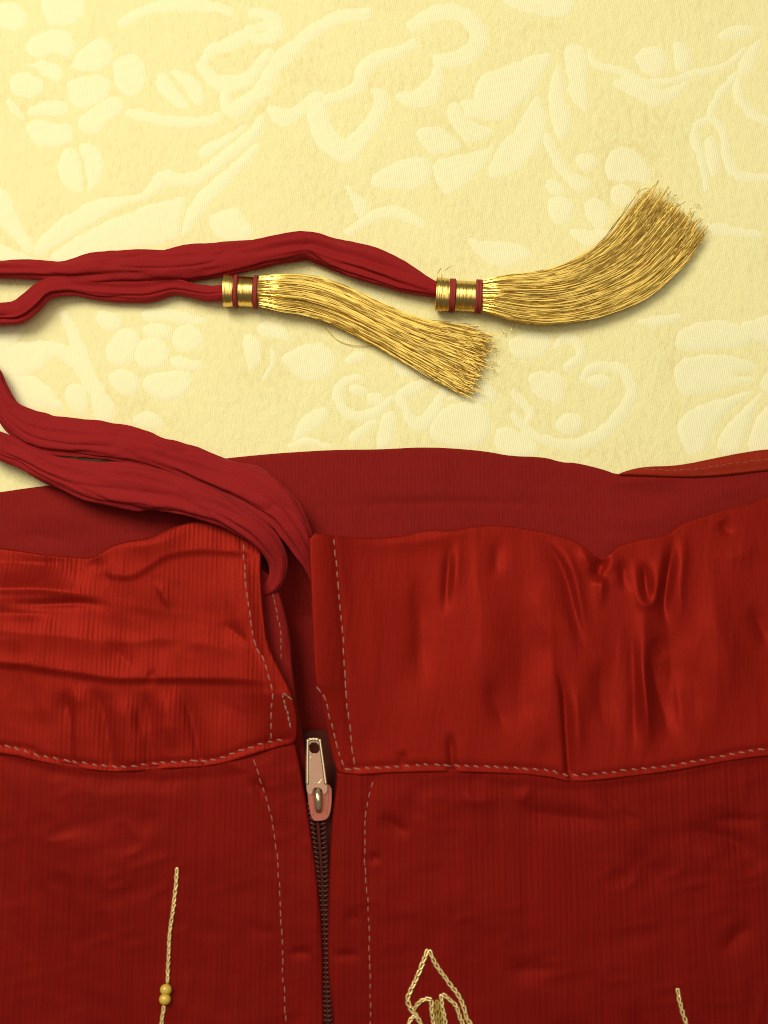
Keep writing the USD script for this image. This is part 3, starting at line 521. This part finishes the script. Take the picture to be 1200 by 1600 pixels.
# zip: tape, two coils, slider and pull
zipc = spline([(494,1255),(498,1300),(503,1360),(506,1420),(508,1480),(510,1540),(513,1620),(514,1800)], 10)
tape = Cloth([(466,1150),(478,1140),(505,1140),(530,1150),(545,1230),(548,1400),(548,1800),(476,1800),(470,1400),(468,1250)], 6.6, [], cell=6, thick=.6, rim=3, drop=.2, wob=(.1, 40, 17), tiltf=lambda X: -5.6*np.clip((1270-X[:, 1])/80, 0, 1))
zipp = obj('zipper', tape.mesh(), M_tape, skirt, label='maroon zip tape')
for sd in (-1, 1):
    P = resample(zipc, 1.0); w = np.interp(P[:, 1], [1255, 1300, 1430, 1600], [10, 7.5, 3.2, 3.0])*sd
    P[:, 0] += w
    ph = np.arange(len(P))*2*np.pi/7.5
    Q = P.copy(); Q[:, 0] += sd*4.4*np.cos(ph)
    obj('zipper_coil', tube(W(Q, 8.2+.6*np.sin(ph)+sd*.1, 8), .00034, 5), M_coil, zipp)
P = resample(zipc, 4.0); obj('zipper_cord', tube(W(P, 8.0, 8), .0006, 6), M_tape, zipp)
ZX = lambda pts: [(496+(x-496)*.88, y) for x, y in pts]
def slab(outline, z0, z1, chamfer=.15, holes=()):
    """Plate in picture plan between heights z0 and z1 (mm) with chamfered upper rim."""
    def ring(o): return Polygon(chaikin(ZX(outline), 2), [chaikin(ZX(h), 1) for h in holes]).buffer(o)
    v, f, n = [], [], 0
    px = .2
    lay = [(ring(0), z0, z1-chamfer), (ring(-chamfer/px*.8), z1-chamfer-.02, z1)]
    for g, a, b in lay:
        for gg in getattr(g, 'geoms', [g]):
            m = trimesh.creation.extrude_polygon(gg, 1.0, engine='earcut'); X = np.array(m.vertices)
            vv = W(X[:, :2], a+(b-a)*X[:, 2], z1); v.append(vv); f.append(np.array(m.faces)[:, ::-1]+n); n += len(vv)
    return np.vstack(v), np.vstack(f)
slider = obj('slider', merge([slab([(477,1225),(520,1222),(522,1250),(517,1279),(500,1283),(486,1282),(480,1255)], 8.6, 10.1), slab([(482,1232),(488,1228),(491,1272),(484,1276)], 10.0, 10.5, .2), slab([(511,1226),(517,1228),(514,1272),(508,1274)], 10.0, 10.5, .2)]), M_slider, zipp, smooth=25)
br = spline([(497,1232),(497,1240),(498,1256),(498,1266)], 6)
zz = np.interp(br[:, 1], [1232, 1240, 1248, 1260, 1266], [10.0, 11.8, 12.4, 11.6, 10.0])
obj('bridge', tube(W(br, zz, 11), .0011, 10), M_brass, zipp)
pull_out = [(477,1153),(501,1153),(504,1175),(510,1210),(514,1228),(513,1238),(506,1242),(504,1232),(493,1230),(488,1233),(486,1242),(478,1240),(476,1228),(476.5,1190)]
hole = [(481.5,1160),(498,1160),(500,1177),(482,1177)]
parts = [slab(pull_out, 11.1, 11.9, .12, [hole])]
rimz = 11.95
for pl in ([(479,1155),(478,1190),(478,1226)], [(500,1155),(504,1180),(511,1226)], [(480,1155.5),(490,1155),(499,1155.5)], [(484,1182),(483,1205),(487,1220),(497,1224),(503,1218)]):
    parts.append(tube(W(resample(spline(ZX(pl), 6), 3), rimz-.1, 11.7), .00016 if len(pl) > 3 else .00050, 6))
for x in (484, 489, 494): parts.append(tube(W(np.array([(x,1153.2),(x+.3,1155),(x+.6,1158.5)]), 12.05, 11.7), .00028, 6))
obj('pull_tab', merge(parts[:1]), M_metal, zipp, smooth=30); obj('pull_rim', merge(parts[1:]), M_brass, zipp)

# gold embroidery in chain stitch
def chain(parent, surf, pts, link=12.5, wid=1.75, r=.29, m=None, name='chain_stitch'):
    P = spline(pts, 10); s = arclen(P); n = max(1, int(round(s[-1]/link))); L = s[-1]/n
    for k_ in range(n):
        u = np.linspace(0, 2*np.pi, 13)[:-1]
        along = (k_+.5)*L+.68*L*np.cos(u); side = wid*np.sin(u)*(1-.35*np.cos(u))
        along = np.clip(along, 0, s[-1])
        X = np.stack([np.interp(along, s, P[:, 0]), np.interp(along, s, P[:, 1])], 1)
        X2 = np.stack([np.interp(along+.5, s, P[:, 0]), np.interp(along+.5, s, P[:, 1])], 1); X1 = np.stack([np.interp(along-.5, s, P[:, 0]), np.interp(along-.5, s, P[:, 1])], 1)
        T = X2-X1; T /= np.linalg.norm(T, axis=1, keepdims=True)+1e-9; N = np.c_[-T[:, 1], T[:, 0]]
        X = X+N*(side+rng.normal(0, .42, len(u)))[:, None]
        z = surf.height(X)+.30+.16*np.cos(u)
        Q = W(X, z, surf.z); Q = np.vstack([Q, Q[:1]])
        obj(name, tube(Q, r*1e-3*1.15, 6), m or M_braid, parent)
e1 = tag(xform('embroidered_stem', skirt), label='thin chain stitched gold stem')
chain(e1, lpanel, [(277,1356),(275,1385),(271,1420),(266,1455),(264,1490),(262,1535)], 11.5)
chain(e1, lpanel, [(256.5,1572),(254,1590),(249,1625),(246,1660)], 11.5)
for bx, by in ((260.5, 1545), (259, 1560)):
    c = W(np.array([[bx, by]]), lpanel.height(np.array([[bx, by]]))+1.1, 9.4)[0]
    b = trimesh.creation.icosphere(3, .0017); b.apply_scale([1.0, .93, .85]); b.apply_translation(c); obj('bead', (b.vertices, b.faces), M_bead, e1)
e2 = tag(xform('embroidered_leaf', skirt), label='pointed leaf outlined in gold chain stitch')
chain(e2, rpanel, [(668,1484),(660,1505),(650,1530),(640,1552),(637,1562),(643,1578),(652,1590),(662,1608),(672,1640)], 11, 2.2, .32)
chain(e2, rpanel, [(671,1485),(680,1505),(692,1522),(706,1542),(718,1558),(726,1578),(730,1592),(740,1606),(760,1640)], 11, 2.1, .31)
chain(e2, rpanel, [(646,1578),(655,1566),(664,1561),(674,1561)], 10, 2.1, .30)
chain(e2, rpanel, [(674,1562),(674,1580),(677,1600),(678,1640)], 10, 2.0, .30)
chain(e2, rpanel, [(689,1554),(691,1572),(696,1600),(698,1640)], 10, 2.0, .30)
chain(e2, rpanel, [(692,1553),(702,1561),(713,1572),(719,1590),(726,1606),(738,1640)], 10, 2.1, .30)
chain(e2, rpanel, [(652,1584),(644,1590),(637,1604),(630,1640)], 10, 2.0, .30)
for xo in (-4, 0, 4): chain(e2, rpanel, [(682.5+xo*.8,1563+abs(xo)),(684+xo,1585),(686+xo,1640)], 13, 2.0, .26, M_braid_dk, 'satin_stitch')
e3 = tag(xform('embroidered_stem', skirt), label='short gold stem tip near the right edge')
chain(e3, rpanel, [(1058,1545),(1061,1562),(1066,1582),(1074,1606),(1084,1640)], 11.5, 2.0)

# ---------------------------------------------------------------- the drawstring and its two gold tassels
draw = tag(xform('drawstring'), label='crimson cloth drawstring ending in two gold tassels on the cream bedspread', category='drawstring')
def cord(pts, grooves, seed, label=None, sides=96):
    """pts: (px, py, width px, centre height mm, thickness mm); grooves: (angle deg, depth share, half-width deg, from, to)."""
    P = resample(spline(np.array(pts, float), 10), 3.0); n = len(P); s = arclen(P)
    T = np.gradient(P[:, :2], axis=0); T /= np.linalg.norm(T, axis=1, keepdims=True)+1e-9; N = np.c_[-T[:, 1], T[:, 0]]
    a = np.arange(sides)/sides*2*np.pi; t = s/s[-1]
    rad = np.ones((n, sides))
    for ang, dep, hw, t0, t1 in grooves:
        dep *= 1.15; d = np.angle(np.exp(1j*(a[None]-np.radians(ang)-.25*np.sin(t*7+ang)[:, None])))
        e = np.clip(np.minimum((t-t0)/.08, (t1-t)/.08), 0, 1)[:, None]; e = e*e*(3-2*e)
        rad -= dep*e*(np.exp(-(d/np.radians(hw))**2)-.5*np.exp(-(np.abs(d)-np.radians(hw*2))**2/np.radians(hw)**2))
    nz = meshkit.fbm(np.stack(np.broadcast_arrays(np.cos(a)[None]*1.3+5, np.sin(a)[None]*1.3+5, (s/38.0)[:, None]+seed*10), -1), 3, seed)-.5
    rad += .20*nz
    for q_ in range(4):
        r2 = np.random.default_rng(seed*50+q_); a0, t0, ln = r2.uniform(20, 160), r2.uniform(.2, .9), r2.uniform(.05, .16)
        d = np.angle(np.exp(1j*(a[None]-np.radians(a0)-r2.uniform(-3, 3)*(t-t0)[:, None]))); e = np.exp(-((t-t0)/ln)**2)[:, None]
        rad -= r2.uniform(.10, .22)*e*(np.exp(-(d/np.radians(7))**2)-.45*np.exp(-((d-.24)/np.radians(9))**2))
    rg = meshkit.fbm(np.stack(np.broadcast_arrays(np.cos(a)[None]*1.2+3, np.sin(a)[None]*1.2+3, (s/150.0)[:, None]+seed*3+.6*np.sin(a)[None]), -1), 1, seed+9)
    rad -= .15*np.clip(1-np.abs(2*rg-1)*3.0, 0, 1)**2
    rad += .10*(meshkit.fbm(np.stack(np.broadcast_arrays(np.cos(a)[None]*3+9, np.sin(a)[None]*3+9, (s/60.0)[:, None]+seed*7), -1), 2, seed+5)-.5)
    ca, sa = np.cos(a), np.sin(a)
    ex = np.sign(ca)*np.abs(ca)**.85; ez = np.sign(sa)*np.abs(sa)**.9
    X = P[:, None, :2]+N[:, None]*(P[:, 2, None]/2*rad*ex[None])[..., None]
    Z = P[:, 3, None]+P[:, 4, None]/2*rad*ez[None]
    V = W(X.reshape(-1, 2), Z.ravel(), float(P[:, 3].mean())).reshape(n, sides, 3)
    v, f = ring_mesh(V); return obj('cord', (v, f[:, ::-1]), M_cord, draw, label=label)
cA = [(-330,600,40,4.2,6),(-240,500,38,4,6),(-120,440,32,4,6),(-20,420,27,3.6,5.6),(0,420,26,3.6,5.6),(56,421,29,3.8,5.8),(105,425,32,4.6,6),(150,421,44,5.2,6.6),(200,417,46,5.2,6.6),(262,415,49,5,6.6),(322,409,54,4.6,6.8),(390,399,46,4.6,6.8),(450,388,45,4.6,6.6),(487,386,43,4.6,6.4),(529,400,50,4.6,6.4),(571,412,54,4.6,6.4),(605,424,50,4.6,6.2),(635,436,43,4.6,6),(660,446,32,4.6,6),(677,452,25,4.6,5.6),(690,457,20,4.6,5)]
cord(cA, [(68, .16, 14, .02, .45), (125, .12, 15, .42, .72), (100, .24, 10, .70, .98), (60, .12, 9, .80, 1.0), (35, .12, 14, .2, .6)], 1, 'strand leading to the longer upper tassel')
cB = [(-380,640,40,4.2,6),(-300,560,38,4,6),(-150,500,34,4,6),(-25,495,32,4,6),(0,493,33,4.4,6),(30,490,35,5.2,5.6),(52,474,34,5.4,5.4),(75,453,30,4.8,5.6),(110,447,29,4.0,5.4),(150,450,34,3.4,5.2),(190,453,36,3.2,5.2),(230,453,35,3.0,5.0),(270,447,28,3.2,5),(300,454,24,3.8,5.2),(325,459,25,4.2,5.2),(342,459,25,4.4,5.2),(362,457,20,4.4,5)]
cord(cB, [(75, .14, 14, .3, .62), (95, .22, 11, .66, .98), (130, .12, 12, .55, .8), (50, .12, 12, .4, .75)], 2, 'strand leading to the shorter lower tassel')
cC = [(-330,600,40,4.2,6),(-250,520,38,4.2,6),(-120,520,36,4.4,6),(-30,570,36,5,6),(-6,608,36,5.4,6.4),(14,645,44,5.6,6.6),(55,672,60,5.8,6.8),(110,684,61,6.4,6.8),(180,693,57,7.2,7),(250,712,58,7.8,7),(330,742,66,8.2,7.2),(390,768,72,9.4,7.4),(435,798,66,10.2,7.4),(462,832,50,9.4,7),(478,862,36,7.6,6),(492,892,26,6.0,4.6),(505,930,22,5.2,3.6)]
cord(cC, [(95, .16, 9, .62, .97), (62, .20, 9, .66, 1.0), (125, .12, 10, .55, .9), (40, .10, 10, .3, .6), (110, .08, 14, .3, .6)], 3, 'upper strand leaving the waistband opening')
cD = [(-380,640,40,4.2,6),(-310,700,38,4.4,6),(-180,660,38,5,6),(-40,680,38,5.6,6),(-10,691,42,5.8,6),(40,714,42,6.2,6.2),(90,738,47,7,6.4),(150,756,60,9.2,6.8),(220,766,70,11,6.8),(290,780,58,12.6,6.8),(350,801,50,13.4,7),(392,826,44,13.6,7),(420,850,38,12.4,6.0),(434,874,33,10.4,5.4),(434,896,28,8.8,4.6),(424,915,24,7.8,3.6),(402,926,20,7.0,3.0)]
cord(cD, [(100, .14, 11, .45, .9), (60, .16, 10, .55, .98), (135, .12, 10, .3, .7), (30, .12, 10, .25, .6)], 4, 'lower strand leaving the waistband opening')

def tassel(head0, head1, R, center, width, zc, nst, seed, endj, label, endshear):
    r_ = np.random.default_rng(seed); tx = tag(xform('tassel', draw), label=label)
    A, B = np.array(head0, float), np.array(head1, float); d = B-A; Ln = np.linalg.norm(d); d /= Ln; nn = np.array([-d[1], d[0]])
    def lathe(t0, t1, rad, pitch, amp, flare=0.0, name='gold_collar', m=None):
        n = max(8, int((t1-t0)*Ln/.6)); t = np.linspace(t0, t1, n); a = np.arange(40)/40*2*np.pi
        r = rad*(1+amp*np.abs(np.sin(np.pi*t*Ln/pitch)))*(1+flare*(1-(t-t0)/(t1-t0)))
        r = r*np.clip(np.minimum((np.arange(n)+1.0)/3, (n-np.arange(n))/3.0), .84, 1)
        rr = r[:, None]*(1+.02*np.sin(3*a+t0*9)[None]+.012*r_.normal(size=(n, 1)))
        X = A+d*(t*Ln)[:, None, None]+nn*(rr*np.cos(a)[None])[..., None]
        Z = zc+.2*.88*rr*np.sin(a)[None]
        v, f = ring_mesh(W(X.reshape(-1, 2), Z.ravel(), zc).reshape(n, 40, 3)); obj(name, (v, f[:, ::-1]), m or M_goldwrap, tx)
    lathe(0, .30, R*.98, 1.7, .05, .06); lathe(.27, .41, R*1.03, 2.2, .06, 0, 'red_band', M_band); lathe(.39, .82, R*.93, 1.5, .05); lathe(.79, .93, R*1.03, 2.2, .06, 0, 'red_band', M_band)
    C = resample(spline(center, 12), n=36); n = len(C); Tn = np.gradient(C, axis=0); Tn /= np.linalg.norm(Tn, axis=1, keepdims=True); Nn = np.c_[-Tn[:, 1], Tn[:, 0]]
    tc = np.linspace(0, 1, n); wt = np.interp(tc, np.linspace(0, 1, len(width)), width)
    hz = np.interp(tc, [0, .05, .11, .3, .6, 1], [2*.2*R*.80, 9.2, 9.8, 8.4, 6.2, 4.4]); zlow = np.interp(tc, [0, .15, 1], [zc-.2*R*.8, .8, .5])
    sA = arclen(C)[-1]; pr = []
    for k_ in range(nst):
        ang = r_.uniform(0, 2*np.pi); q = math.sqrt(r_.uniform(.0, 1)); u0, w0 = q*math.cos(ang), q*math.sin(ang)
        u = u0+np.cumsum(r_.normal(0, .008, n))*np.clip(tc*2, 0, 1)+.05*math.sin(k_)*np.sin(tc*5+k_)*tc; w = .5+.5*w0
        stray = r_.random() < .035
        if stray: u = u+r_.choice([-1, 1])*.28*tc**2
        end = 1+endj*r_.normal()-((.14 if seed == 11 else .22)*r_.random()**1.5 if r_.random() < .6 else 0)
        tt = np.clip(tc*end, 0, 1.12); 
        cx = np.interp(tt, tc, C[:, 0]); cy = np.interp(tt, tc, C[:, 1])
        over = np.clip(tt-1, 0, None)*sA
        cx = cx+over*Tn[-1, 0]; cy = cy+over*Tn[-1, 1]
        nxv = np.interp(tt, tc, Nn[:, 0]); nyv = np.interp(tt, tc, Nn[:, 1]); ww = np.interp(tt, tc, wt)/2
        X = np.c_[cx+nxv*u*ww, cy+nyv*u*ww]
        prof = np.sqrt(np.clip(1-.75*u*u, .12, 1))
        z = np.interp(tt, tc, zlow)+np.interp(tt, tc, hz)*(.5-.5*prof+w*prof)+.25*np.sin(tc*11+k_*1.7)*tc
        if r_.random() < .45: X[-5:] += (np.arange(1, 6)**1.6)[:, None]*r_.normal(0, .38, 2)
        Q = W(X, np.maximum(z, .4), 3.5); T3 = np.gradient(Q, axis=0); T3 /= np.linalg.norm(T3, axis=1, keepdims=True)+1e-12
        S = np.cross([0, 0, 1.0], T3); S /= np.linalg.norm(S, axis=1, keepdims=True)+1e-12; U = np.cross(T3, S)
        tw = r_.normal(0, .22)+.30*np.sin(np.arange(n)*r_.uniform(.08, .2)+r_.uniform(0, 6))+r_.normal(0, .07, n)+r_.normal(0, .75, n)*(r_.random(n) < .17)
        S2 = S*np.cos(tw)[:, None]+U*np.sin(tw)[:, None]; U2 = U*np.cos(tw)[:, None]-S*np.sin(tw)[:, None]
        a_, b_ = .00010*r_.uniform(.75, 1.25), .000035
        V = np.stack([Q+S2*a_+U2*b_, Q+S2*a_-U2*b_, Q-S2*a_-U2*b_, Q-S2*a_+U2*b_], 1)
        v, f = ring_mesh(V); pr.append((v, f[:, ::-1]))
    v, f = merge(pr)
    tag(obj('fringe', (v, f), M_gold, tx, smooth=35), kind='stuff')
    return tx
t1 = tassel((349,454), (408,457), 23.5, [(401,457),(440,461),(480,464),(530,478),(590,506),(650,533),(697,550),(738,565)], [46,60,64,62,60,64,74,90,102], 4.9, 2100, 11, .03, 'shorter tassel, its fringe slanting down', .0)
t2 = tassel((680,460), (758,464), 24.0, [(750,464),(790,467),(840,468),(890,460),(940,442),(984,416),(1018,382),(1050,340)], [47,70,82,88,96,104,112,116,116], 4.9, 2300, 12, .035, 'longer tassel, its fringe curving up', .0)
def stray(pts, r, parent):
    P = spline(np.array(pts, float), 10); return obj('loose_thread', tube(W(P[:, :2], P[:, 2], 2), r, 5), M_gold, parent)
stray([(498,498,2),(512,515,.9),(530,531,.8),(555,538,.9),(590,537,.9),(622,528,1.5)], .00012, t1)
stray([(690,470,6),(683,455,7),(682,440,7.5),(688,428,7)], .00014, t2); stray([(684,462,6),(690,440,8),(698,430,8),(706,422,6)], .00012, t2)
for k_ in range(26):
    c0 = np.array([1052, 328])+rng.normal(0, 1, 2)*[26, 24] if k_ < 15 else np.array([762, 550])+rng.normal(0, 1, 2)*[14, 26]
    v_ = rng.normal(0, 1, 2); v_ *= rng.uniform(6, 14)/np.linalg.norm(v_)
    stray([(*c0, 1.2), (*(c0+v_*.5+rng.normal(0, 2, 2)), 1.5), (*(c0+v_), 1.1)], .00012, t2 if k_ < 15 else t1)
